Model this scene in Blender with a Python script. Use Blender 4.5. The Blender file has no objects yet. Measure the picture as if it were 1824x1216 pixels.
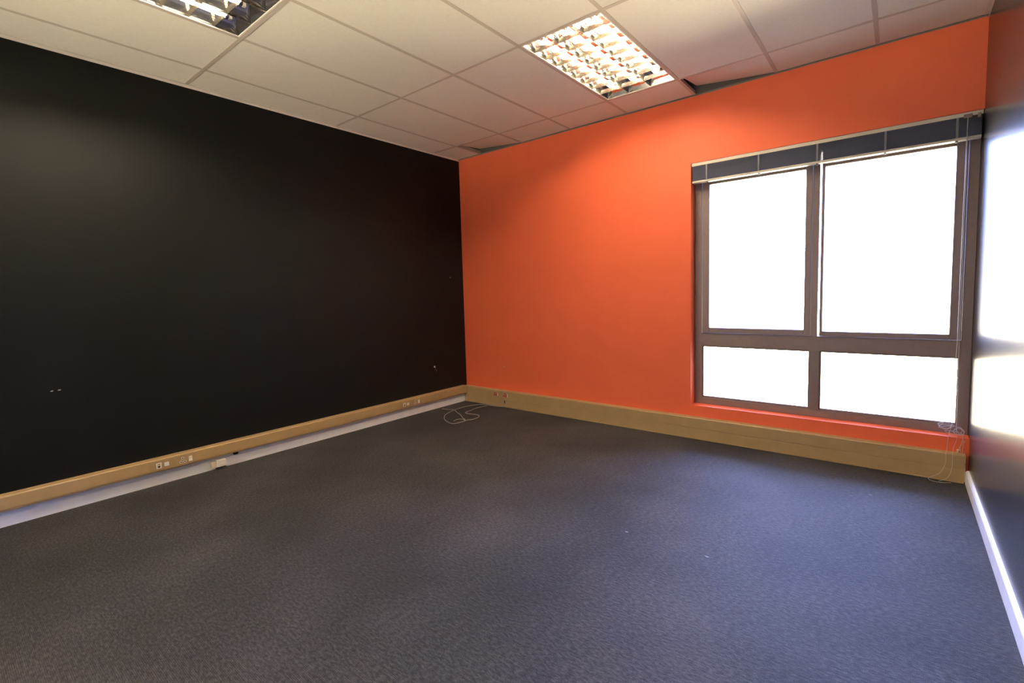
import bpy, bmesh, math, random
from mathutils import Vector, Matrix
random.seed(7)
S = bpy.context.scene
COL = S.collection

# ------------------------------------------------------------------ camera
W, H = 4.485, 2.878            # right wall x, ceiling height ; left wall x=0, front (orange) wall y=0
YB = -6.4                      # back wall
F_PX = 852.74
yaw, pitch, roll = -0.67768, -0.07749, -0.02796
cy, sy, cp, sp = math.cos(yaw), math.sin(yaw), math.cos(pitch), math.sin(pitch)
fwd = Vector((sy*cp, cy*cp, sp)); rt0 = Vector((cy, -sy, 0)); up0 = rt0.cross(fwd)
rt = rt0*math.cos(roll) + up0*math.sin(roll); up = up0*math.cos(roll) - rt0*math.sin(roll)
cam = bpy.data.cameras.new('camera'); co = bpy.data.objects.new('camera', cam); COL.objects.link(co)
m = Matrix.Identity(4)
for i in range(3):
    m[i][0], m[i][1], m[i][2] = rt[i], up[i], -fwd[i]
m.translation = Vector((4.10734, -4.15034, 1.29961)); co.matrix_world = m
cam.sensor_fit = 'HORIZONTAL'; cam.sensor_width = 36.0; cam.lens = 36.0*F_PX/1824
cam.shift_x = -3.51/1824; cam.shift_y = -21.27/1824
cam.clip_start = 0.02; cam.clip_end = 200
S.camera = co

# ------------------------------------------------------------------ world (bright hazy sky over sunlit pale ground)
SKY, GROUND = 50.0, 41.0
TUBE = 172.0
wd = bpy.data.worlds.new('sky'); S.world = wd; wd.use_nodes = True
nt = wd.node_tree; nt.nodes.clear()
tc = nt.nodes.new('ShaderNodeTexCoord'); sx = nt.nodes.new('ShaderNodeSeparateXYZ')
nt.links.new(tc.outputs['Generated'], sx.inputs[0])
mr = nt.nodes.new('ShaderNodeMapRange'); mr.inputs['From Min'].default_value = -0.06; mr.inputs['From Max'].default_value = 0.06
nt.links.new(sx.outputs['Z'], mr.inputs['Value'])
mx = nt.nodes.new('ShaderNodeMix'); mx.data_type = 'RGBA'
nt.links.new(mr.outputs['Result'], mx.inputs['Factor'])
mx.inputs[6].default_value = (1.0*GROUND, 0.84*GROUND, 0.60*GROUND, 1)
mx.inputs[7].default_value = (0.42*SKY, 0.55*SKY, 1.25*SKY, 1)
bg = nt.nodes.new('ShaderNodeBackground'); bg.inputs['Strength'].default_value = 1.0
wo = nt.nodes.new('ShaderNodeOutputWorld')
nt.links.new(mx.outputs[2], bg.inputs['Color']); nt.links.new(bg.outputs[0], wo.inputs[0])
wd.cycles.sampling_method = 'MANUAL'; wd.cycles.sample_map_resolution = 256

S.view_settings.view_transform = 'Standard'; S.view_settings.look = 'None'
S.view_settings.exposure = 0.0; S.view_settings.gamma = 1.0
S.view_settings.use_curve_mapping = False
try:
    c = S.cycles
    c.use_denoising = True; c.denoiser = 'OPENIMAGEDENOISE'
    c.max_bounces = 10; c.diffuse_bounces = 6; c.glossy_bounces = 5; c.transparent_max_bounces = 12
    c.sample_clamp_indirect = 8.0; c.caustics_reflective = True; c.use_light_tree = True
except Exception as e:
    print(e)

# ------------------------------------------------------------------ helpers
def tag(o, label=None, cat=None, group=None, kind=None):
    if label: o['label'] = label
    if cat: o['category'] = cat
    if group: o['group'] = group
    if kind: o['kind'] = kind
    return o

def empty(name, loc, label=None, cat=None, group=None, kind=None):
    o = bpy.data.objects.new(name, None); COL.objects.link(o); o.location = loc
    o.empty_display_size = 0.05
    return tag(o, label, cat, group, kind)

def box(bm, x0, x1, y0, y1, z0, z1):
    vs = [bm.verts.new((x, y, z)) for x in (x0, x1) for y in (y0, y1) for z in (z0, z1)]
    for f in ((0,1,3,2), (4,6,7,5), (0,4,5,1), (2,3,7,6), (0,2,6,4), (1,5,7,3)):
        bm.faces.new([vs[i] for i in f])

def prism(bm, prof, axis, a0, a1):
    """closed profile list of 2-tuples extruded along axis; prof coords are the two other axes in order"""
    def P(p, a):
        if axis == 'x': return (a, p[0], p[1])
        if axis == 'y': return (p[0], a, p[1])
        return (p[0], p[1], a)
    A = [bm.verts.new(P(p, a0)) for p in prof]; B = [bm.verts.new(P(p, a1)) for p in prof]
    n = len(prof)
    bm.faces.new(A); bm.faces.new(B[::-1])
    for i in range(n):
        bm.faces.new((A[i], B[i], B[(i+1) % n], A[(i+1) % n]))

def cyl(bm, c, axis, r, h, n=20, r2=None):
    """cylinder starting at c going h along axis"""
    r2 = r if r2 is None else r2
    c = Vector(c); a = {'x': Vector((1,0,0)), 'y': Vector((0,1,0)), 'z': Vector((0,0,1))}[axis]
    u = {'x': Vector((0,1,0)), 'y': Vector((0,0,1)), 'z': Vector((1,0,0))}[axis]; v = a.cross(u)
    A = [bm.verts.new(c + r*(u*math.cos(t)+v*math.sin(t))) for t in [2*math.pi*i/n for i in range(n)]]
    B = [bm.verts.new(c + a*h + r2*(u*math.cos(t)+v*math.sin(t))) for t in [2*math.pi*i/n for i in range(n)]]
    bm.faces.new(A); bm.faces.new(B)
    for i in range(n):
        bm.faces.new((A[i], A[(i+1) % n], B[(i+1) % n], B[i]))

def tube(bm, pts, r, n=8, sub=5):
    """smooth tube through pts (Catmull-Rom)"""
    P = [Vector(p) for p in pts]; Q = []
    E = [P[0]*2-P[1]] + P + [P[-1]*2-P[-2]]
    for i in range(1, len(E)-2):
        for k in range(sub):
            t = k/sub; a, b, c_, d = E[i-1], E[i], E[i+1], E[i+2]
            Q.append(0.5*((2*b)+(c_-a)*t+(2*a-5*b+4*c_-d)*t*t+(3*b-a-3*c_+d)*t**3))
    Q.append(P[-1]); rings = []; prev = None
    for i, q in enumerate(Q):
        T = (Q[min(i+1, len(Q)-1)] - Q[max(i-1, 0)])
        if T.length < 1e-9: T = Vector((0,0,1))
        T.normalize()
        if prev is None:
            prev = T.orthogonal().normalized()
        U = (prev - T*prev.dot(T)); U = U.normalized() if U.length > 1e-6 else T.orthogonal().normalized()
        prev = U; V = T.cross(U)
        rings.append([bm.verts.new(q + r*(U*math.cos(t)+V*math.sin(t))) for t in [2*math.pi*k/n for k in range(n)]])
    for a, b in zip(rings, rings[1:]):
        for k in range(n):
            bm.faces.new((a[k], a[(k+1) % n], b[(k+1) % n], b[k]))
    bm.faces.new(rings[0][::-1]); bm.faces.new(rings[-1])

def obj(name, bm, mat, parent=None, smooth=False, bevel=0.0, seg=2, origin=None):
    bmesh.ops.recalc_face_normals(bm, faces=bm.faces[:])
    me = bpy.data.meshes.new(name)
    if origin is not None:
        bmesh.ops.translate(bm, vec=-Vector(origin), verts=bm.verts[:])
    bm.to_mesh(me); bm.free()
    for mm in (mat if isinstance(mat, (list, tuple)) else [mat]): me.materials.append(mm)
    if smooth:
        for p in me.polygons: p.use_smooth = True
    o = bpy.data.objects.new(name, me); COL.objects.link(o)
    if origin is not None: o.location = origin
    if parent is not None:
        o.parent = parent
        # parents here are empties/meshes with pure translation: keep world coordinates
        o.location = Vector(o.location) - world_loc(parent)
    if bevel:
        b = o.modifiers.new('bevel', 'BEVEL'); b.width = bevel; b.segments = seg; b.limit_method = 'ANGLE'
        b.angle_limit = math.radians(40)
    return o

def world_loc(o):
    v = Vector((0, 0, 0))
    while o is not None:
        v += Vector(o.location); o = o.parent
    return v

# ------------------------------------------------------------------ materials
def mat(name, col, rough=0.6, metal=0.0, spec=0.5, noise=0.0, nscale=40, bump=0.0, bscale=200, emit=None, estr=0):
    M = bpy.data.materials.new(name); M.use_nodes = True; t = M.node_tree; b = t.nodes['Principled BSDF']
    b.inputs['Base Color'].default_value = (*col, 1); b.inputs['Roughness'].default_value = rough
    b.inputs['Metallic'].default_value = metal; b.inputs['Specular IOR Level'].default_value = spec
    if noise or bump:
        tcn = t.nodes.new('ShaderNodeTexCoord')
    if noise:
        n = t.nodes.new('ShaderNodeTexNoise'); n.inputs['Scale'].default_value = nscale; n.inputs['Detail'].default_value = 6
        t.links.new(tcn.outputs['Object'], n.inputs['Vector'])
        r = t.nodes.new('ShaderNodeValToRGB')
        r.color_ramp.elements[0].position = 0.3; r.color_ramp.elements[1].position = 0.7
        r.color_ramp.elements[0].color = (*[x*(1-noise) for x in col], 1)
        r.color_ramp.elements[1].color = (*[min(1, x*(1+noise)) for x in col], 1)
        t.links.new(n.outputs['Fac'], r.inputs['Fac']); t.links.new(r.outputs['Color'], b.inputs['Base Color'])
    if bump:
        n2 = t.nodes.new('ShaderNodeTexNoise'); n2.inputs['Scale'].default_value = bscale; n2.inputs['Detail'].default_value = 4
        t.links.new(tcn.outputs['Object'], n2.inputs['Vector'])
        bp = t.nodes.new('ShaderNodeBump'); bp.inputs['Strength'].default_value = bump; bp.inputs['Distance'].default_value = 0.002
        t.links.new(n2.outputs['Fac'], bp.inputs['Height']); t.links.new(bp.outputs['Normal'], b.inputs['Normal'])
    if emit:
        b.inputs['Emission Color'].default_value = (*emit, 1); b.inputs['Emission Strength'].default_value = estr
    return M

M_orange = mat('orange_paint', (0.83, 0.145, 0.055), 0.55, spec=0.35, noise=0.03, nscale=3, bump=0.15, bscale=350)
M_reveal = mat('orange_reveal_paint', (0.80, 0.20, 0.07), 0.55, spec=0.35, bump=0.1)
M_black = mat('black_paint', (0.0052, 0.0051, 0.0052), 0.50, spec=0.17, noise=0.12, nscale=1.3, bump=0.12, bscale=300)
M_black_gloss = mat('black_satin_paint', (0.028, 0.028, 0.031), 0.24, spec=0.5, noise=0.1, nscale=2, bump=0.06, bscale=12)
M_plaster = mat('cream_plaster', (0.80, 0.74, 0.64), 0.8, noise=0.03)
M_plenum = mat('plenum_concrete', (0.10, 0.09, 0.08), 0.9)
M_tile = mat('ceiling_tile_board', (0.80, 0.755, 0.68), 0.85, spec=0.2, noise=0.025, nscale=60, bump=0.25, bscale=260)
M_tee = mat('ceiling_grid_paint', (0.56, 0.49, 0.42), 0.55, spec=0.4)
M_angle = mat('wall_angle_paint', (0.70, 0.66, 0.60), 0.5, spec=0.4)
M_angle_shaded = mat('wall_angle_shaded', (0.22, 0.21, 0.19), 0.5)  # cream wall angle with its shade above the orange wall painted in
M_trunk = mat('tan_trunking_plastic', (0.40, 0.27, 0.125), 0.42, spec=0.45, noise=0.06, nscale=9, bump=0.06, bscale=60)
M_trunk_plate = mat('tan_socket_plate', (0.38, 0.26, 0.125), 0.4)
M_trunk_edge = mat('cut_trunking_plastic', (0.50, 0.38, 0.21), 0.6)
M_skirt = mat('white_skirting_paint', (0.83, 0.84, 0.88), 0.45, spec=0.45, noise=0.04, nscale=14)
M_white = mat('white_socket_plastic', (0.80, 0.77, 0.72), 0.35)
M_cream = mat('cream_connector_plastic', (0.72, 0.60, 0.44), 0.5, noise=0.05)
M_red = mat('red_socket_plastic', (0.42, 0.030, 0.022), 0.35)
M_darkhole = mat('dark_hole', (0.012, 0.010, 0.010), 0.9)
M_frame = mat('bronze_aluminium', (0.21, 0.155, 0.14), 0.38, metal=0.0, spec=0.6, noise=0.05, nscale=30)  # dark bronze, lightened to carry some window flare in its colour
M_gasket = mat('rubber_gasket', (0.02, 0.018, 0.018), 0.7)
M_blind = mat('blue_grey_blind_slats', (0.25, 0.26, 0.38), 0.35, spec=0.6)  # slat colour made lighter and bluer to stand in for window flare
M_rail = mat('cream_blind_rail', (0.66, 0.60, 0.48), 0.4)
M_tape = mat('grey_ladder_cord', (0.20, 0.195, 0.22), 0.8)
M_cord = mat('pale_cord', (0.60, 0.57, 0.54), 0.5)
M_cable = mat('grey_cable_sheath', (0.30, 0.285, 0.26), 0.45)
M_fit = mat('white_fitting_steel', (0.80, 0.76, 0.68), 0.4)
M_alu = mat('bright_louvre_aluminium', (0.86, 0.83, 0.78), 0.12, metal=1.0)
M_blade = mat('satin_blade_aluminium', (0.72, 0.64, 0.52), 0.22, metal=1.0)
M_tube = mat('fluorescent_glow', (0.9, 0.9, 0.9), 0.4, emit=(1.0, 0.84, 0.60), estr=TUBE)
M_holder = mat('lampholder_plastic', (0.75, 0.73, 0.68), 0.5)
M_chip = mat('bare_plaster_chip', (0.50, 0.46, 0.40), 0.8)

# glass: mostly clear with a fresnel reflection
M_glass = bpy.data.materials.new('window_glass'); M_glass.use_nodes = True
t = M_glass.node_tree; t.nodes.clear()
o_ = t.nodes.new('ShaderNodeOutputMaterial'); mixs = t.nodes.new('ShaderNodeMixShader')
tr = t.nodes.new('ShaderNodeBsdfTransparent'); gl = t.nodes.new('ShaderNodeBsdfGlossy'); fr = t.nodes.new('ShaderNodeFresnel')
tr.inputs['Color'].default_value = (0.93, 0.95, 0.94, 1); gl.inputs['Roughness'].default_value = 0.02; fr.inputs['IOR'].default_value = 1.5
t.links.new(fr.outputs[0], mixs.inputs[0]); t.links.new(tr.outputs[0], mixs.inputs[1]); t.links.new(gl.outputs[0], mixs.inputs[2])
t.links.new(mixs.outputs[0], o_.inputs[0])

# carpet: 0.5 m loop-pile tiles, ribs turned a quarter from tile to tile, pale flecks, a few worn specks
def carpet():
    M = bpy.data.materials.new('charcoal_loop_carpet'); M.use_nodes = True; t = M.node_tree; N = t.nodes; L = t.links
    b = N['Principled BSDF']; b.inputs['Roughness'].default_value = 0.75; b.inputs['Specular IOR Level'].default_value = 0.25
    b.inputs['Sheen Weight'].default_value = 0.0; b.inputs['Sheen Roughness'].default_value = 0.5
    b.inputs['Sheen Tint'].default_value = (0.8, 0.8, 0.85, 1)
    tc = N.new('ShaderNodeTexCoord')
    def wave(rot, scale):
        mp = N.new('ShaderNodeMapping'); mp.inputs['Rotation'].default_value = (0, 0, rot)
        L.new(tc.outputs['Object'], mp.inputs['Vector'])
        w = N.new('ShaderNodeTexWave'); w.inputs['Scale'].default_value = scale; w.inputs['Distortion'].default_value = 0.8
        w.inputs['Detail'].default_value = 1.5; w.inputs['Detail Scale'].default_value = 3
        L.new(mp.outputs[0], w.inputs['Vector']); return w
    w1 = wave(0.0, 58); w2 = wave(math.pi/2, 58)
    ck = N.new('ShaderNodeTexChecker'); ck.inputs['Scale'].default_value = 2.0
    ck.inputs['Color1'].default_value = (1,1,1,1); ck.inputs['Color2'].default_value = (0,0,0,1)
    L.new(tc.outputs['Object'], ck.inputs['Vector'])
    mxr = N.new('ShaderNodeMix'); mxr.data_type = 'FLOAT'
    ckm = N.new('ShaderNodeMath'); ckm.operation = 'MULTIPLY'; ckm.inputs[1].default_value = 0.22; L.new(ck.outputs['Fac'], ckm.inputs[0])
    L.new(ckm.outputs[0], mxr.inputs[0]); L.new(w2.outputs['Fac'], mxr.inputs[2]); L.new(w1.outputs['Fac'], mxr.inputs[3])
    # cross weave makes dots of the ribs
    n = N.new('ShaderNodeTexNoise'); n.inputs['Scale'].default_value = 260; n.inputs['Detail'].default_value = 3
    L.new(tc.outputs['Object'], n.inputs['Vector'])
    fl = N.new('ShaderNodeTexNoise'); fl.inputs['Scale'].default_value = 110; fl.inputs['Detail'].default_value = 5; fl.inputs['Roughness'].default_value = 0.75
    flm = N.new('ShaderNodeMapping'); flm.inputs['Scale'].default_value = (0.38, 1.0, 1.0)
    L.new(tc.outputs['Object'], flm.inputs['Vector']); L.new(flm.outputs[0], fl.inputs['Vector'])
    big = N.new('ShaderNodeTexNoise'); big.inputs['Scale'].default_value = 1.6; big.inputs['Detail'].default_value = 4
    L.new(tc.outputs['Object'], big.inputs['Vector'])
    def math_(op, a, bb):
        q = N.new('ShaderNodeMath'); q.operation = op
        for i, s in enumerate((a, bb)):
            if hasattr(s, 'is_linked') or not isinstance(s, (int, float)): L.new(s, q.inputs[i])
            else: q.inputs[i].default_value = s
        return q.outputs[0]
    h = math_('ADD', math_('MULTIPLY', mxr.outputs[0], 0.42), math_('MULTIPLY', n.outputs['Fac'], 0.55))
    h = math_('ADD', h, math_('MULTIPLY', math_('SUBTRACT', fl.outputs['Fac'], 0.5), 2.6))
    h = math_('ADD', h, math_('MULTIPLY', math_('SUBTRACT', big.outputs['Fac'], 0.5), 0.9))
    r = N.new('ShaderNodeValToRGB'); e = r.color_ramp.elements
    e[0].position = 0.05; e[0].color = (0.009, 0.0086, 0.0092, 1)
    e[1].position = 0.95; e[1].color = (0.064, 0.061, 0.064, 1)
    k = e.new(0.5); k.color = (0.027, 0.0258, 0.027, 1)
    L.new(h, r.inputs['Fac']); L.new(r.outputs['Color'], b.inputs['Base Color'])
    bp = N.new('ShaderNodeBump'); bp.inputs['Strength'].default_value = 0.5; bp.inputs['Distance'].default_value = 0.003
    L.new(h, bp.inputs['Height']); L.new(bp.outputs['Normal'], b.inputs['Normal'])
    return M
M_carpet = carpet()

# ------------------------------------------------------------------ room shell
XO0, ZO0, ZO1 = 2.719, 0.2816, 2.333      # window opening: left x, sill z, head z (it runs right up to the side wall)
TW = 0.25                                 # outer wall thickness
ZT = 3.35                                 # slab above the suspended ceiling

bm = bmesh.new(); box(bm, -0.15, W+0.15, YB-0.15, TW, -0.15, 0)
tag(obj('floor', bm, M_carpet), kind='structure')
bm = bmesh.new(); box(bm, -0.15, 0, YB-0.15, TW, 0, ZT)
tag(obj('wall_left', bm, M_black), kind='structure')
bm = bmesh.new(); box(bm, W, W+0.15, YB-0.15, TW, 0, ZT)
tag(obj('wall_right', bm, M_black_gloss), kind='structure')
RX0, RX1, RZ0, RZ1 = 0.45, 4.05, 0.80, 1.90      # opening for the added window behind the camera
bm = bmesh.new(); box(bm, 0, RX0, YB-0.15, YB, 0, ZT); box(bm, RX1, W, YB-0.15, YB, 0, ZT)
box(bm, RX0, RX1, YB-0.15, YB, 0, RZ0); box(bm, RX0, RX1, YB-0.15, YB, RZ1, ZT)
tag(obj('wall_back', bm, M_plaster), kind='structure')
bm = bmesh.new()
box(bm, 0, XO0, 0, TW, 0, H-0.004); box(bm, XO0, W, 0, TW, 0, ZO0); box(bm, XO0, W, 0, TW, ZO1, H-0.004)
wf = tag(obj('wall_front', bm, M_orange), kind='structure')
bm = bmesh.new(); box(bm, 0, W, 0, TW, H-0.004, ZT)
obj('unpainted_upper_wall', bm, M_plenum, wf)

# ceiling: slab, lay-in boards, grid, wall angle
A0, B0 = 0.3535, -0.395
xs = [0.0] + [A0+0.6*i for i in range(7)] + [W]
ys = [0.0] + [B0-1.2*j for j in range(5)] + [YB]
FIX = [(3, 1), (1, 3)]
DISP = [(0, 0), (4, 0)]                      # boards pushed out of place along the orange wall
bm = bmesh.new(); box(bm, -0.15, W+0.15, YB-0.15, TW, ZT, ZT+0.15)
slab = obj('ceiling', bm, M_plenum); tag(slab, kind='structure')
bm = bmesh.new()
for i in range(len(xs)-1):
    for j in range(len(ys)-1):
        if (i-1, j) in FIX or (i-1, j) in DISP: continue
        box(bm, xs[i]+0.004, xs[i+1]-0.004, ys[j+1]+0.004, ys[j]-0.004, H, H+0.015)
obj('ceiling_boards', bm, M_tile, slab)
bm = bmesh.new(); g = 0.012
for x in xs[1:-1]:
    box(bm, x-g, x+g, YB, 0, H-0.0025, H-0.0005); box(bm, x-0.001, x+0.001, YB, 0, H-0.0005, H+0.035)
for y in ys[1:-1]:
    for i in range(len(xs)-1):
        x0 = xs[i] + (g if i else 0); x1 = xs[i+1] - (g if i < len(xs)-2 else 0)
        box(bm, x0, x1, y-g, y+g, H-0.0025, H-0.0005); box(bm, x0, x1, y-0.001, y+0.001, H-0.0005, H+0.035)
obj('ceiling_grid', bm, M_tee, slab)
def angle_trim(name, prof, ax, a0, a1, mt=None):
    bm = bmesh.new(); prism(bm, prof, ax, a0, a1); tag(obj(name, bm, mt or M_angle), kind='structure')
z0 = H-0.020
angle_trim('trim_1', [(0, z0), (0.002, z0), (0.002, H-0.003), (0.022, H-0.003), (0.022, H-0.0008), (0, H-0.0008)], 'y', YB, -0.0022)
angle_trim('trim_2', [(W, z0), (W-0.002, z0), (W-0.002, H-0.003), (W-0.022, H-0.003), (W-0.022, H-0.0008), (W, H-0.0008)], 'y', YB, -0.0022)
z0 = H-0.008
angle_trim('trim_3', [(0, z0), (-0.002, z0), (-0.002, H-0.003), (-0.020, H-0.003), (-0.020, H-0.0008), (0, H-0.0008)], 'x', 0.0, W, M_angle_shaded)

# displaced ceiling boards: corner next to the wall lifted off the flange
def loose_tile(ix, lift, label):
    x0, x1 = A0+0.6*ix+0.014, A0+0.6*(ix+1)-0.006
    y0, y1 = B0+0.006, -0.020
    bm = bmesh.new(); t = 0.014
    nx = ny = 6
    def zz(u, v):          # u along x, v towards the wall
        return H + 0.001 + lift*(1-u)**1.1*(0.25+0.75*v)
    def sh(u, v): return 0.018*v*(1-u)          # slid a little off its seat
    top, bot = [], []
    for i in range(nx+1):
        top.append([]); bot.append([])
        for j in range(ny+1):
            u, v = i/nx, j/ny
            x = x0+(x1-x0)*u + 0.010*(1-u); y = y0+(y1-y0)*v - sh(u, v)
            bot[-1].append(bm.verts.new((x, y, zz(u, v)))); top[-1].append(bm.verts.new((x, y, zz(u, v)+t)))
    for i in range(nx):
        for j in range(ny):
            bm.faces.new((bot[i][j], bot[i+1][j], bot[i+1][j+1], bot[i][j+1]))
            bm.faces.new((top[i][j], top[i][j+1], top[i+1][j+1], top[i+1][j]))
    for i in range(nx):
        bm.faces.new((bot[i][0], top[i][0], top[i+1][0], bot[i+1][0])); bm.faces.new((bot[i][ny], bot[i+1][ny], top[i+1][ny], top[i][ny]))
    for j in range(ny):
        bm.faces.new((bot[0][j], bot[0][j+1], top[0][j+1], top[0][j])); bm.faces.new((bot[nx][j], top[nx][j], top[nx][j+1], bot[nx][j+1]))
    o = obj('ceiling_tile', bm, M_tile, origin=((x0+x1)/2, (y0+y1)/2, H))
    tag(o, label, 'ceiling tile', 'displaced ceiling tiles along the orange wall')
loose_tile(4, 0.055, 'pushed-up white ceiling tile with a dark gap, right of the near ceiling light above the orange wall')
loose_tile(0, 0.045, 'pushed-up white ceiling tile with a thin dark gap in the corner of the black and orange walls')

# skirtings
def skirting(name, side):
    bm = bmesh.new()
    x = lambda d: d if side < 0 else W-d
    prism(bm, [(x(0), 0), (x(0.016), 0), (x(0.016), 0.066), (x(0.013), 0.070), (x(0.013), 0.086), (x(0.006), 0.094), (x(0), 0.095)] if side < 0 else
              [(x(0), 0), (x(0.016), 0), (x(0.016), 0.078), (x(0.010), 0.088), (x(0), 0.090)], 'y', YB, -0.056)
    o = obj(name, bm, M_skirt); tag(o, kind='structure'); return o
sk = skirting('baseboard_left', -1); skirting('baseboard_right', 1)

# ------------------------------------------------------------------ window
win = empty('window_1', (3.6, 0.10, ZO0), kind='structure')
YF, YG = 0.100, 0.132           # front face of the frame, glass plane
bm = bmesh.new()
fx = XO0
def ring(bm, x0, x1, z0, z1, wl, wr, wb, wt, y0, y1):
    box(bm, x0, x0+wl, y0, y1, z0, z1); box(bm, x1-wr, x1, y0, y1, z0, z1)
    box(bm, x0+wl, x1-wr, y0, y1, z0, z0+wb); box(bm, x0+wl, x1-wr, y0, y1, z1-wt, z1)
ring(bm, fx, W, ZO0, ZO1, 0.062, 0.052, 0.052, 0.095, YF, 0.165)
obj('frame', bm, M_frame, win, bevel=0.002)
bm = bmesh.new(); box(bm, fx+0.062, W-0.052, YF+0.002, 0.163, 0.792, 0.905)
obj('transom', bm, M_frame, win, bevel=0.002)
bm = bmesh.new(); box(bm, 3.588, 3.632, YF+0.001, 0.163, 0.905, ZO1-0.095)
box(bm, 3.588, 3.649, YF+0.001, 0.163, ZO0+0.052, 0.792)
obj('mullion', bm, M_frame, win, bevel=0.002)
def sash(x0, x1, z0, z1, w, yf, wl=None, wr=None):
    bm = bmesh.new(); ring(bm, x0, x1, z0, z1, wl or w, wr or w, w, 0.082, yf, YG+0.018)
    s = obj('sash', bm, M_frame, win, bevel=0.003)
    bm = bmesh.new(); wl = wl or w
    box(bm, x0+wl-0.004, x1-(wr or w)+0.004, YG, YG+0.006, z0+w-0.004, z1-0.078)
    obj('pane', bm, M_glass, s)
    return s
sash(fx+0.066, 3.586, 0.907, ZO1-0.097, 0.044, 0.094, 0.058)                # left casement
sash(3.644, W-0.054, 0.907, ZO1-0.097, 0.036, 0.094, 0.020, 0.058)
for x0, x1 in ((fx+0.062, 3.588), (3.649, W-0.052)):         # fixed lower lights with beads
    bm = bmesh.new(); z0, z1 = ZO0+0.052, 0.792
    ring(bm, x0, x1, z0, z1, 0.012, 0.012, 0.018, 0.010, 0.112, YG)
    bd = obj('glazing_bead', bm, M_frame, win, bevel=0.002)
    bm = bmesh.new(); box(bm, x0, x1, YG, YG+0.006, z0, z1); obj('pane', bm, M_glass, win)
# weather bar outside + plastered outer sill
bm = bmesh.new(); prism(bm, [(0.165, ZO0+0.02), (0.27, ZO0-0.02), (0.27, ZO0-0.035), (0.165, ZO0)], 'x', XO0, W)
obj('outer_sill', bm, M_frame, win)
# unseen window added behind the camera to warm and brighten the ceiling
w2 = empty('added_back_window', (2.25, YB, RZ0), kind='structure')
bm = bmesh.new(); ring(bm, RX0, RX1, RZ0, RZ1, 0.05, 0.05, 0.05, 0.05, YB-0.12, YB-0.06)
obj('frame', bm, M_frame, w2)
for k in range(3):
    xa, xb = RX0+0.05+k*1.1667, RX0+0.05+(k+1)*1.1667
    if k:
        bm = bmesh.new(); box(bm, xa-0.025, xa+0.025, YB-0.118, YB-0.062, RZ0+0.05, RZ1-0.05); obj('mullion', bm, M_frame, w2)
    bm = bmesh.new(); box(bm, xa+(0.025 if k else 0), xb-(0.025 if k < 2 else 0), YB-0.092, YB-0.086, RZ0+0.05, RZ1-0.05); obj('pane', bm, M_glass, w2)
bm = bmesh.new(); box(bm, -1.5, W+1.5, YB-3.2, YB-0.151, 2.45, 2.60)  # unseen canopy added to keep sky light out of the back window
tag(obj('added_canopy', bm, M_plaster), kind='structure')
bm = bmesh.new(); box(bm, -14, W+14, YB-8.6, YB-8.4, -0.6, 7.0)  # unseen wall added to block low-angle light into the back window
tag(obj('added_outside_wall', bm, M_plenum), kind='structure')
# ------------------------------------------------------------------ venetian blind, drawn right up
BX0, BX1 = XO0+0.006, W-0.004
bl = empty('venetian_blind', ((BX0+BX1)/2, 0.03, ZO1), 'blue-grey venetian blind pulled right up under the head of the window', 'blind')
bm = bmesh.new(); prism(bm, [(0.004, 2.331), (0.058, 2.331), (0.058, 2.292), (0.054, 2.292), (0.054, 2.322), (0.008, 2.322), (0.008, 2.306), (0.004, 2.306)], 'x', BX0, BX1)
obj('headrail', bm, M_rail, bl)
cords = [2.845, 3.235, 3.62, 4.01, 4.365]
def sag(x):                      # slats droop a touch between the cords
    d = min(abs(x-c) for c in cords)
    return 0.0
bm = bmesh.new(); nsl = 34
ztop, zbot = 2.300, 2.186
for k in range(nsl):
    z = zbot + (ztop-zbot)*k/(nsl-1)
    off = random.uniform(-0.0018, 0.0018) + (0.0035 if k % 5 == 2 else 0.0) - (0.003 if k in (25, 26, 30, 31) else 0)
    dz = 0.0
    if k > 26: z += 0.0035*(k-26)*0.35
    y0, y1 = 0.006+off, 0.054+off
    n = 5; pr = []
    for i in range(n+1):
        u = i/n; pr.append((y0+(y1-y0)*u, z + 0.0016*math.sin(math.pi*u)))
    pr += [(p[0], p[1]-0.0008) for p in pr[::-1]]
    prism(bm, pr, 'x', BX0+0.004+random.uniform(0, .002), BX1-0.004-random.uniform(0, .002))
obj('slat_stack', bm, M_blind, bl)
bm = bmesh.new(); box(bm, BX0+0.003, BX1-0.003, 0.004, 0.056, 2.168, 2.184)
obj('bottom_rail', bm, M_rail, bl, bevel=0.004)
for c in cords:
    bm = bmesh.new(); box(bm, c-0.006, c+0.006, 0.0015, 0.0035, 2.182, 2.306); box(bm, c-0.006, c+0.006, 0.0015, 0.0575, 2.1655, 2.1675)
    cyl(bm, (c, 0.028, 2.160), 'z', 0.009, 0.006)
    obj('ladder_tape', bm, M_tape, bl)
bm = bmesh.new(); box(bm, 4.392, 4.432, -0.006, 0.004, 2.292, 2.318); obj('cord_lock', bm, M_frame, bl, bevel=0.003)
bm = bmesh.new(); box(bm, 4.455, 4.470, -0.005, 0.004, 2.286, 2.314); obj('rail_bracket', bm, M_frame, bl, bevel=0.002)
def cordpart(pts, r=0.0013, name='lift_cord', mt=None):
    bm = bmesh.new(); tube(bm, pts, r, 6, 4); obj(name, bm, mt or M_cord, bl, smooth=True)
cordpart([(4.411, -0.004, 2.300), (4.410, -0.003, 2.0), (4.4085, 0.0, 1.6), (4.409, 0.004, 1.2), (4.4075, 0.006, 0.86), (4.392, 0.012, 0.5), (4.388, 0.02, 0.36)], 0.0022)
cordpart([(4.413, 0.0, 2.300), (4.414, 0.002, 2.0), (4.4145, 0.003, 1.6), (4.4165, 0.006, 1.2), (4.4175, 0.008, 0.86), (4.421, 0.014, 0.5), (4.424, 0.03, 0.325)], 0.0012)
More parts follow.
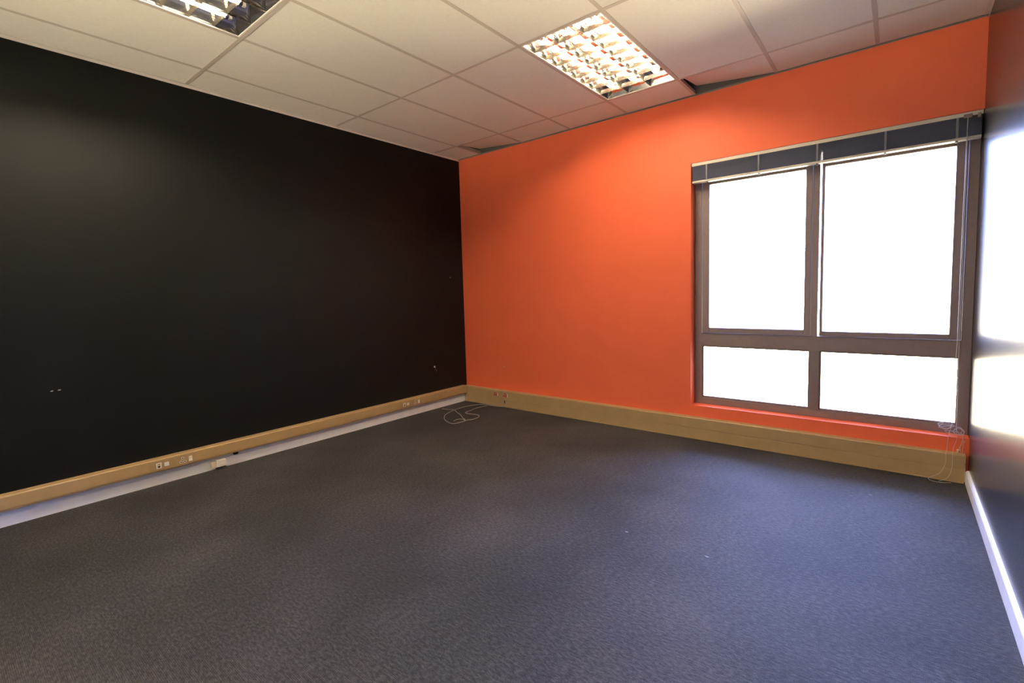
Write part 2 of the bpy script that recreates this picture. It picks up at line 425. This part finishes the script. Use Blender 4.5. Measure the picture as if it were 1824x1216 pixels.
# tangle on the sill: loops bunched on the window ledge with tails down to the carpet
rnd = random.Random(11)
def loopy(cx_, cz_, n, rx, rz, ys_=0.02):
    pts = []; a = rnd.uniform(0, 6)
    for i in range(n):
        a += rnd.uniform(0.8, 1.5)
        pts.append((cx_+rx*math.cos(a)*rnd.uniform(0.4, 1), ys_+0.02*rnd.uniform(-1, 1), max(0.290, cz_+rz*math.sin(a)*rnd.uniform(0.4, 1))))
    return pts
cordpart([(4.388, 0.02, 0.40)] + loopy(4.375, 0.345, 14, 0.050, 0.030, 0.045) + [(4.384, -0.006, 0.284), (4.380, -0.010, 0.20), (4.372, -0.062, 0.19), (4.372, -0.063, 0.12), (4.345, -0.070, 0.05), (4.29, -0.075, 0.006), (4.33, -0.12, 0.004), (4.40, -0.09, 0.004)], 0.0011)
cordpart([(4.424, 0.03, 0.33)] + loopy(4.435, 0.315, 16, 0.034, 0.035, 0.035) + [(4.425, -0.008, 0.275), (4.412, -0.014, 0.22), (4.405, -0.060, 0.19), (4.404, -0.064, 0.10), (4.385, -0.07, 0.03), (4.34, -0.10, 0.005)], 0.0011)
cordpart([(4.43, 0.02, 0.31)] + loopy(4.415, 0.305, 10, 0.05, 0.02, 0.03) + [(4.455, -0.006, 0.285), (4.452, -0.010, 0.25), (4.437, -0.012, 0.215), (4.452, -0.03, 0.192), (4.455, -0.008, 0.22), (4.462, -0.008, 0.27)], 0.0010)
cordpart([(4.40, 0.03, 0.36), (4.35, 0.02, 0.352), (4.335, 0.01, 0.33), (4.36, 0.03, 0.338), (4.40, 0.02, 0.350), (4.44, 0.02, 0.342), (4.458, 0.01, 0.315), (4.452, -0.006, 0.28), (4.443, -0.010, 0.22), (4.446, -0.012, 0.20)], 0.0010)
bm = bmesh.new(); cyl(bm, (4.432, -0.014, 0.186), 'z', 0.004, 0.022, 12, 0.0065); obj('cord_tassel', bm, M_white, bl, smooth=False)

# ------------------------------------------------------------------ trunking
# left: single compartment riding above the white skirting, on the black wall
tl = empty('cable_trunking', (0.0, -3.1, 0.10), 'long tan cable trunking fixed along the black wall above the white skirting', 'cable trunking')
bm = bmesh.new(); prism(bm, [(0.0015, 0.103), (0.052, 0.103), (0.052, 0.112), (0.055, 0.113), (0.055, 0.188), (0.051, 0.194), (0.0015, 0.197)], 'y', YB, -0.062)
body = obj('body', bm, M_trunk, tl)
bm = bmesh.new()
for y0, y1 in ((YB+0.01, -3.222), (-3.218, -3.068), (-3.064, -1.06), (-1.056, -0.90), (-0.896, -0.78), (-0.776, -0.09)):
    box(bm, 0.0548, 0.0562, y0, y1, 0.114, 0.187)
obj('cover_strip', bm, M_trunk, tl, bevel=0.0006, seg=1)
# front: double compartment down to the carpet under the window
tf = empty('cable_trunking', (2.2, 0.0, 0.0), 'double-height tan cable trunking running along the foot of the orange wall', 'cable trunking')
bm = bmesh.new(); prism(bm, [(-0.0015, 0.002), (-0.060, 0.002), (-0.060, 0.008), (-0.055, 0.010), (-0.055, 0.091), (-0.052, 0.093), (-0.055, 0.095), (-0.055, 0.180), (-0.051, 0.186), (-0.0015, 0.188)], 'x', 0.0015, W-0.022)
obj('body', bm, M_trunk, tf)
bm = bmesh.new()
for x0, x1 in ((0.075, 1.02), (1.023, 2.31), (2.313, 3.62), (3.623, W-0.022)):
    box(bm, x0, x1, -0.0565, -0.0548, 0.097, 0.179)
obj('upper_cover', bm, M_trunk, tf, bevel=0.0006, seg=1)
bm = bmesh.new()
for x0, x1 in ((0.075, 1.60), (1.603, 3.0), (3.003, W-0.018)):
    box(bm, x0, x1, -0.0565, -0.0548, 0.013, 0.089)
obj('lower_cover', bm, M_trunk, tf, bevel=0.0006, seg=1)
bm = bmesh.new()    # rounded corner piece
pr = [(-0.0, 0.0)]
prism(bm, [(0.0575, -0.030), (0.0575, -0.0575), (0.073, -0.0575), (0.073, -0.045)], 'z', 0.004, 0.186)
obj('corner_piece', bm, M_trunk_plate, tf, bevel=0.002)
bm = bmesh.new()    # ragged cut end at the right wall
prism(bm, [(-0.004, 0.186), (-0.050, 0.180), (-0.0560, 0.172), (-0.0560, 0.150), (-0.052, 0.141), (-0.0565, 0.132), (-0.050, 0.122), (-0.055, 0.108), (-0.0575, 0.090), (-0.0575, 0.012), (-0.004, 0.012)], 'x', W-0.0215, W-0.0175)
obj('cut_end', bm, M_trunk_edge, tf)
bm = bmesh.new(); box(bm, 0.640, 0.653, -0.0580, -0.0560, 0.042, 0.078)
obj('cable_hole', bm, M_darkhole, tf, bevel=0.0006)
tag(bpy.data.objects[tf.children[-1].name], 'small dark hole where a cable comes out')

# sockets let into the trunking (built in local coords facing +x; placed by rotation)
def socket(name, loc, rotz, kind, label, group):
    """local frame: face looks along +x, y to the viewer's right-to-left, z up"""
    e = empty(name, (0, 0, 0), label, 'socket', group)
    pm, wm = M_trunk_plate, M_white
    if kind == 'data':
        bm = bmesh.new(); box(bm, 0, 0.002, -0.070, 0.070, -0.036, 0.036); obj('faceplate', bm, pm, e, bevel=0.001)
        bm = bmesh.new(); ring2(bm, -0.038, -0.006, -0.020, 0.020); obj('jack', bm, wm, e, bevel=0.0006)
        bm = bmesh.new(); box(bm, 0.0015, 0.0035, -0.027, -0.016, -0.014, -0.002); obj('jack_opening', bm, M_darkhole, e)
        bm = bmesh.new(); box(bm, 0.002, 0.006, 0.010, 0.038, -0.014, 0.014); obj('blank_cap', bm, wm, e, bevel=0.001)
    elif kind == 'power':
        bm = bmesh.new(); box(bm, 0, 0.002, -0.060, 0.060, -0.036, 0.036); obj('faceplate', bm, pm, e, bevel=0.001)
        for py, pz in ((-0.020, 0.014), (-0.032, -0.012), (-0.008, -0.012)):
            bm = bmesh.new(); n = 16
            cyl(bm, (0.002, py, pz), 'x', 0.0085, 0.0012, n)
            h = obj('pin_ring', bm, wm, e)
            bm = bmesh.new(); cyl(bm, (0.0022, py, pz), 'x', 0.0050, 0.0014, n); obj('pin_hole', bm, M_darkhole, h)
        bm = bmesh.new(); prism(bm, [(0.002, -0.018), (0.009, -0.018), (0.005, 0.0), (0.007, 0.018), (0.002, 0.018)], 'y', 0.018, 0.040)
        obj('rocker_switch', bm, wm, e, bevel=0.001)
    else:   # red dedicated socket
        bm = bmesh.new(); box(bm, 0, 0.002, -0.034, 0.034, -0.032, 0.028); obj('faceplate', bm, M_trunk_plate, e, bevel=0.001)
        for py, pz in ((-0.014, 0.014), (-0.026, -0.008), (-0.006, -0.008)):
            bm = bmesh.new(); cyl(bm, (0.002, py, pz), 'x', 0.0085, 0.0016, 16); h = obj('pin_ring', bm, M_red, e)
            bm = bmesh.new(); cyl(bm, (0.0024, py, pz), 'x', 0.0045, 0.0016, 12); obj('pin_hole', bm, M_darkhole, h)
        bm = bmesh.new(); prism(bm, [(0.002, -0.018), (0.008, -0.018), (0.005, 0.0), (0.007, 0.018), (0.002, 0.018)], 'y', 0.006, 0.022)
        obj('rocker_switch', bm, M_red, e, bevel=0.001)
        bm = bmesh.new(); box(bm, 0.002, 0.006, 0.023, 0.031, -0.018, 0.018); obj('switch_surround', bm, wm, e, bevel=0.001)
    e.location = loc; e.rotation_euler = (0, 0, rotz)
    return e
def ring2(bm, y0, y1, z0, z1, w=0.007):
    x0, x1 = 0.002, 0.004
    box(bm, x0, x1, y0, y0+w, z0, z1); box(bm, x0, x1, y1-w, y1, z0, z1)
    box(bm, x0, x1, y0+w, y1-w, z0, z0+w*0.7); box(bm, x0, x1, y0+w, y1-w, z1-w, z1); box(bm, x0, x1, y0+w, y1-w, (z0+z1)/2-0.001, (z0+z1)/2+0.003)
G = 'white sockets in the trunking on the black wall'
socket('data_socket', (0.0562, -3.143, 0.148), 0, 'data', 'tan data socket with white square jack and cap, beside the nearest three-pin socket', G)
socket('power_socket', (0.0562, -3.000, 0.146), 0, 'power', 'nearest three-pin socket with white switch, in the trunking on the black wall', G)
socket('data_socket', (0.0562, -0.980, 0.146), 0, 'data', 'far data socket with white jack, in the black-wall trunking near the corner', G)
socket('power_socket', (0.0562, -0.838, 0.146), 0, 'power', 'far three-pin socket closest to the corner, in the black-wall trunking', G)
G = 'red sockets in the trunking under the orange wall'
socket('red_power_socket', (0.520, -0.0562, 0.138), -math.pi/2, 'red', 'red three-pin socket nearer the room corner, in the orange-wall trunking', G)
socket('red_power_socket', (0.665, -0.0562, 0.138), -math.pi/2, 'red', 'red three-pin socket above the small dark cable hole, farther from the room corner', G)

# broken cream connector on the left skirting
jb = empty('junction_box', (0.016, -2.77, 0.045), 'small cream cable connector box broken open on the white skirting', 'junction box')
bm = bmesh.new(); box(bm, 0.016, 0.019, -2.905, -2.72, 0.014, 0.080); obj('back_plate', bm, M_skirt, jb, bevel=0.001)
bm = bmesh.new(); box(bm, 0.019, 0.050, -2.835, -2.795, 0.018, 0.066); obj('side_block', bm, M_cream, jb, bevel=0.004)
bm = bmesh.new(); box(bm, 0.019, 0.062, -2.800, -2.735, 0.022, 0.076); obj('cover', bm, M_white, jb, bevel=0.004)
bm = bmesh.new()
for k in range(4): box(bm, 0.062, 0.0635, -2.792+k*0.014, -2.784+k*0.014, 0.034, 0.040)
obj('vent_slots', bm, M_cream, jb)
bm = bmesh.new(); prism(bm, [(-2.735, 0.014), (-2.70, 0.006), (-2.66, 0.060), (-2.665, 0.080), (-2.69, 0.076), (-2.735, 0.070)], 'x', 0.0165, 0.024)
obj('torn_edge', bm, M_skirt, jb)
bm = bmesh.new(); box(bm, 0.012, 0.020, -2.668, -2.632, 0.074, 0.097)
tag(obj('cable_notch', bm, M_darkhole, jb), 'dark notch broken into the skirting top')
bm = bmesh.new(); prism(bm, [(-2.80, 0.0015), (-2.72, 0.0015), (-2.735, 0.014), (-2.80, 0.014)], 'x', 0.0165, 0.0175)
obj('gap', bm, M_darkhole, jb)

# loose grey cable looped on the carpet in the corner
bm = bmesh.new(); zc = 0.004
tube(bm, [(0.6465, -0.062, 0.055), (0.640, -0.070, 0.016), (0.55, -0.080, zc), (0.42, -0.085, zc), (0.33, -0.10, zc), (0.27, -0.20, zc), (0.243, -0.325, zc), (0.25, -0.45, zc), (0.2775, -0.56, zc), (0.333, -0.685, zc), (0.47, -0.815, zc), (0.64, -0.880, zc), (0.68, -0.80, zc),
          (0.69, -0.72, zc+.005), (0.715, -0.65, zc+.003), (0.70, -0.56, zc), (0.64, -0.49, zc), (0.50, -0.50, zc), (0.44, -0.48, zc), (0.425, -0.38, zc), (0.405, -0.27, zc), (0.43, -0.126, zc)], 0.0036, 8, 5)
c1 = obj('network_cable', bm, M_cable, smooth=True)
tag(c1, 'thin grey cable looped loosely on the carpet, its end at the red sockets', 'cable', 'loose grey cables in the corner')
bm = bmesh.new()
tube(bm, [(0.09, -0.50, zc), (0.18, -0.49, zc), (0.26, -0.48, zc+.005), (0.36, -0.53, zc), (0.47, -0.585, zc), (0.56, -0.65, zc), (0.64, -0.695, zc+.002), (0.665, -0.72, zc+.003), (0.62, -0.70, zc), (0.57, -0.73, zc), (0.585, -0.80, zc)], 0.0036, 8, 5)
c2 = obj('network_cable', bm, M_cable, smooth=True)
tag(c2, 'short grey cable reaching from the white skirting across the looped cable', 'cable', 'loose grey cables in the corner')

# pale scraps trodden into the carpet
M_scrap = mat('pale_lint', (0.15, 0.155, 0.18), 0.8)
def scrap(x, y, r, seed, label):
    rr = random.Random(seed); bm = bmesh.new(); pts = []
    for k in range(10):
        a = 2*math.pi*k/10; q = r*rr.uniform(0.5, 1.1); pts.append((x+q*math.cos(a)*1.5, y+q*math.sin(a)*0.7))
    prism(bm, pts, 'z', 0.0002, 0.0022)
    tag(obj('paper_scrap', bm, M_scrap, origin=(x, y, 0.0)), label, 'scrap', 'pale scraps on the carpet')
scrap(3.002, -1.862, 0.010, 3, 'pale scrap on the carpet, left one of two near the middle of the floor')
scrap(3.418, -1.859, 0.008, 5, 'pale scrap on the carpet, right one of two near the middle of the floor')
scrap(4.003, -0.585, 0.008, 8, 'tiny pale scrap on the blue-lit carpet below the right half of the window')

# ------------------------------------------------------------------ small marks on the walls
def chip(loc, r, axis, label, seed, n=9, name='plaster_chip', st=(1, 1)):
    rr = random.Random(seed); bm = bmesh.new(); pts = []
    for k in range(n):
        a = 2*math.pi*k/n; q = r*rr.uniform(0.6, 1.1); pts.append((q*math.cos(a)*st[0], q*math.sin(a)*st[1]))
    if axis == 'x': prism(bm, [(loc[1]+p[0], loc[2]+p[1]) for p in pts], 'x', loc[0]-0.001, loc[0]+0.0015)
    else: prism(bm, [(loc[0]+p[0], loc[2]+p[1]) for p in pts], 'y', loc[1]-0.0015, loc[1]+0.001)
    o = obj(name, bm, M_chip, origin=loc); tag(o, label, 'wall mark'); return o
e = empty('wall_plug', (0.0, -0.510, 0.480), 'small white wall plug in the black wall, above the trunking near the corner', 'wall plug')
bm = bmesh.new(); cyl(bm, (-0.002, -0.510, 0.480), 'x', 0.010, 0.007, 16); obj('collar', bm, M_white, e)
bm = bmesh.new(); cyl(bm, (0.003, -0.510, 0.480), 'x', 0.004, 0.0035, 12); obj('screw_hole', bm, M_darkhole, e)
bm = bmesh.new(); tube(bm, [(0.001, -0.506, 0.470), (0.002, -0.490, 0.445), (0.001, -0.480, 0.420)], 0.0012, 6, 3); obj('loose_thread', bm, M_cable, e)
chip((0, -3.662, 0.766), 0.006, 'x', 'left one of two small chips low on the black wall near the left edge', 1, st=(1.6, .7))
chip((0, -3.628, 0.767), 0.006, 'x', 'right one of two small chips low on the black wall near the left edge', 2, st=(1.3, .8))
chip((0, -0.211, 1.494), 0.008, 'x', 'tiny pale scratch at mid height on the black wall close to the corner', 3, st=(2.2, .35))
chip((0.607, 0, 0.455), 0.011, 'y', 'short pale scratch on the orange wall above the red sockets', 4, st=(1.6, .35))

# ------------------------------------------------------------------ recessed fluorescent fittings
def fitting(ix, iy, label):
    x0, x1 = A0+0.6*ix+0.013, A0+0.6*(ix+1)-0.013
    y1, y0 = B0-1.2*(iy-1)-0.013, B0-1.2*iy+0.013
    cx, cyy = (x0+x1)/2, (y0+y1)/2
    e = empty('ceiling_light', (cx, cyy, H), label, 'ceiling light', 'recessed louvred fluorescent lights')
    zt = H+0.100
    bm = bmesh.new()
    ring_z(bm, x0, x1, y0, y1, 0.008, H-0.0015, H+0.004); obj('frame', bm, M_fit, e)
    bm = bmesh.new()
    box(bm, x0, x1, y0, y1, zt, zt+0.002)
    box(bm, x0, x0+0.001, y0, y1, H+0.004, zt); box(bm, x1-0.001, x1, y0, y1, H+0.004, zt)
    box(bm, x0+.001, x1-.001, y0, y0+0.001, H+0.004, zt); box(bm, x0+.001, x1-.001, y1-0.001, y1, H+0.004, zt)
    obj('housing', bm, M_fit, e)
    ax0, ax1, ay0, ay1 = x0+0.009, x1-0.009, y0+0.009, y1-0.009
    pw = (ax1-ax0)/3
    for r in range(3):
        c = ax0 + pw*(r+0.5); hw = pw/2-0.0015
        # trough reflector: parabolic sides and folded back
        bm = bmesh.new(); n = 8; pr = []
        for i in range(n+1):
            u = i/n; pr.append((hw - 0.052*(u**1.6), H+0.001+0.086*u))
        left = [(-p[0], p[1]) for p in pr]
        path = pr + left[::-1]
        A = [bm.verts.new((c+p[0], ay0, p[1])) for p in path]; B = [bm.verts.new((c+p[0], ay1, p[1])) for p in path]
        for i in range(len(path)-1): bm.faces.new((A[i], A[i+1], B[i+1], B[i]))
        # sloping mirrored end plates
        for yy, s in ((ay0, 1), (ay1, -1)):
            v = [bm.verts.new(q) for q in ((c-hw, yy, H+0.001), (c+hw, yy, H+0.001), (c+hw-0.045, yy+s*0.030, H+0.085), (c-hw+0.045, yy+s*0.030, H+0.085))]
            bm.faces.new(v)
        rf = obj('reflector', bm, M_alu, e, smooth=False)
        # cross blades, thin at the bottom and wider on top
        nb = 9; pitch = (ay1-ay0)/nb; bh = 0.027
        for k in range(1, nb):
            bm = bmesh.new(); y = ay0 + pitch*k; rows = []
            nn = 5
            for j in range(nn+1):
                v_ = j/nn; z = H+0.001+bh*v_; dy = 0.0008+0.0072*v_
                w = hw - 0.052*(max(0.0, z-H-0.001)/0.086)**1.6
                rows.append([bm.verts.new(q) for q in ((c-w, y-dy, z), (c+w, y-dy, z), (c+w, y+dy, z), (c-w, y+dy, z))])
            for p, q in zip(rows, rows[1:]):
                for i in range(4): bm.faces.new((p[i], p[(i+1) % 4], q[(i+1) % 4], q[i]))
            bm.faces.new(rows[0]); bm.faces.new(rows[-1])
            obj('louver_blade', bm, M_blade, e)
        # T8 tube with end caps and lampholders
        ty0, ty1 = ay0+0.075, ay1-0.105
        bm = bmesh.new(); cyl(bm, (c, ty0, H+0.043), 'y', 0.0130, ty1-ty0, 20)
        tb = obj('fluorescent_tube', bm, M_tube, e, smooth=True)
        for yy, s in ((ty0-0.018, 0.018), (ty1, 0.018)):
            bm = bmesh.new(); cyl(bm, (c, yy, H+0.043), 'y', 0.0134, s, 16); obj('end_cap', bm, M_alu, tb)
        for yy in (ty0-0.036, ty1+0.020):
            bm = bmesh.new(); box(bm, c-0.011, c+0.011, yy, yy+0.016, H+0.028, H+0.0865); obj('lampholder', bm, M_holder, e, bevel=0.002)
    return e
def ring_z(bm, x0, x1, y0, y1, w, z0, z1):
    box(bm, x0, x0+w, y0, y1, z0, z1); box(bm, x1-w, x1, y0, y1, z0, z1)
    box(bm, x0+w, x1-w, y0, y0+w, z0, z1); box(bm, x0+w, x1-w, y1-w, y1, z0, z1)
fitting(3, 1, 'lit louvred fluorescent ceiling light nearest the orange wall, beside the displaced tile')
fitting(1, 3, 'lit louvred fluorescent ceiling light cut off by the top edge, nearer the black wall')
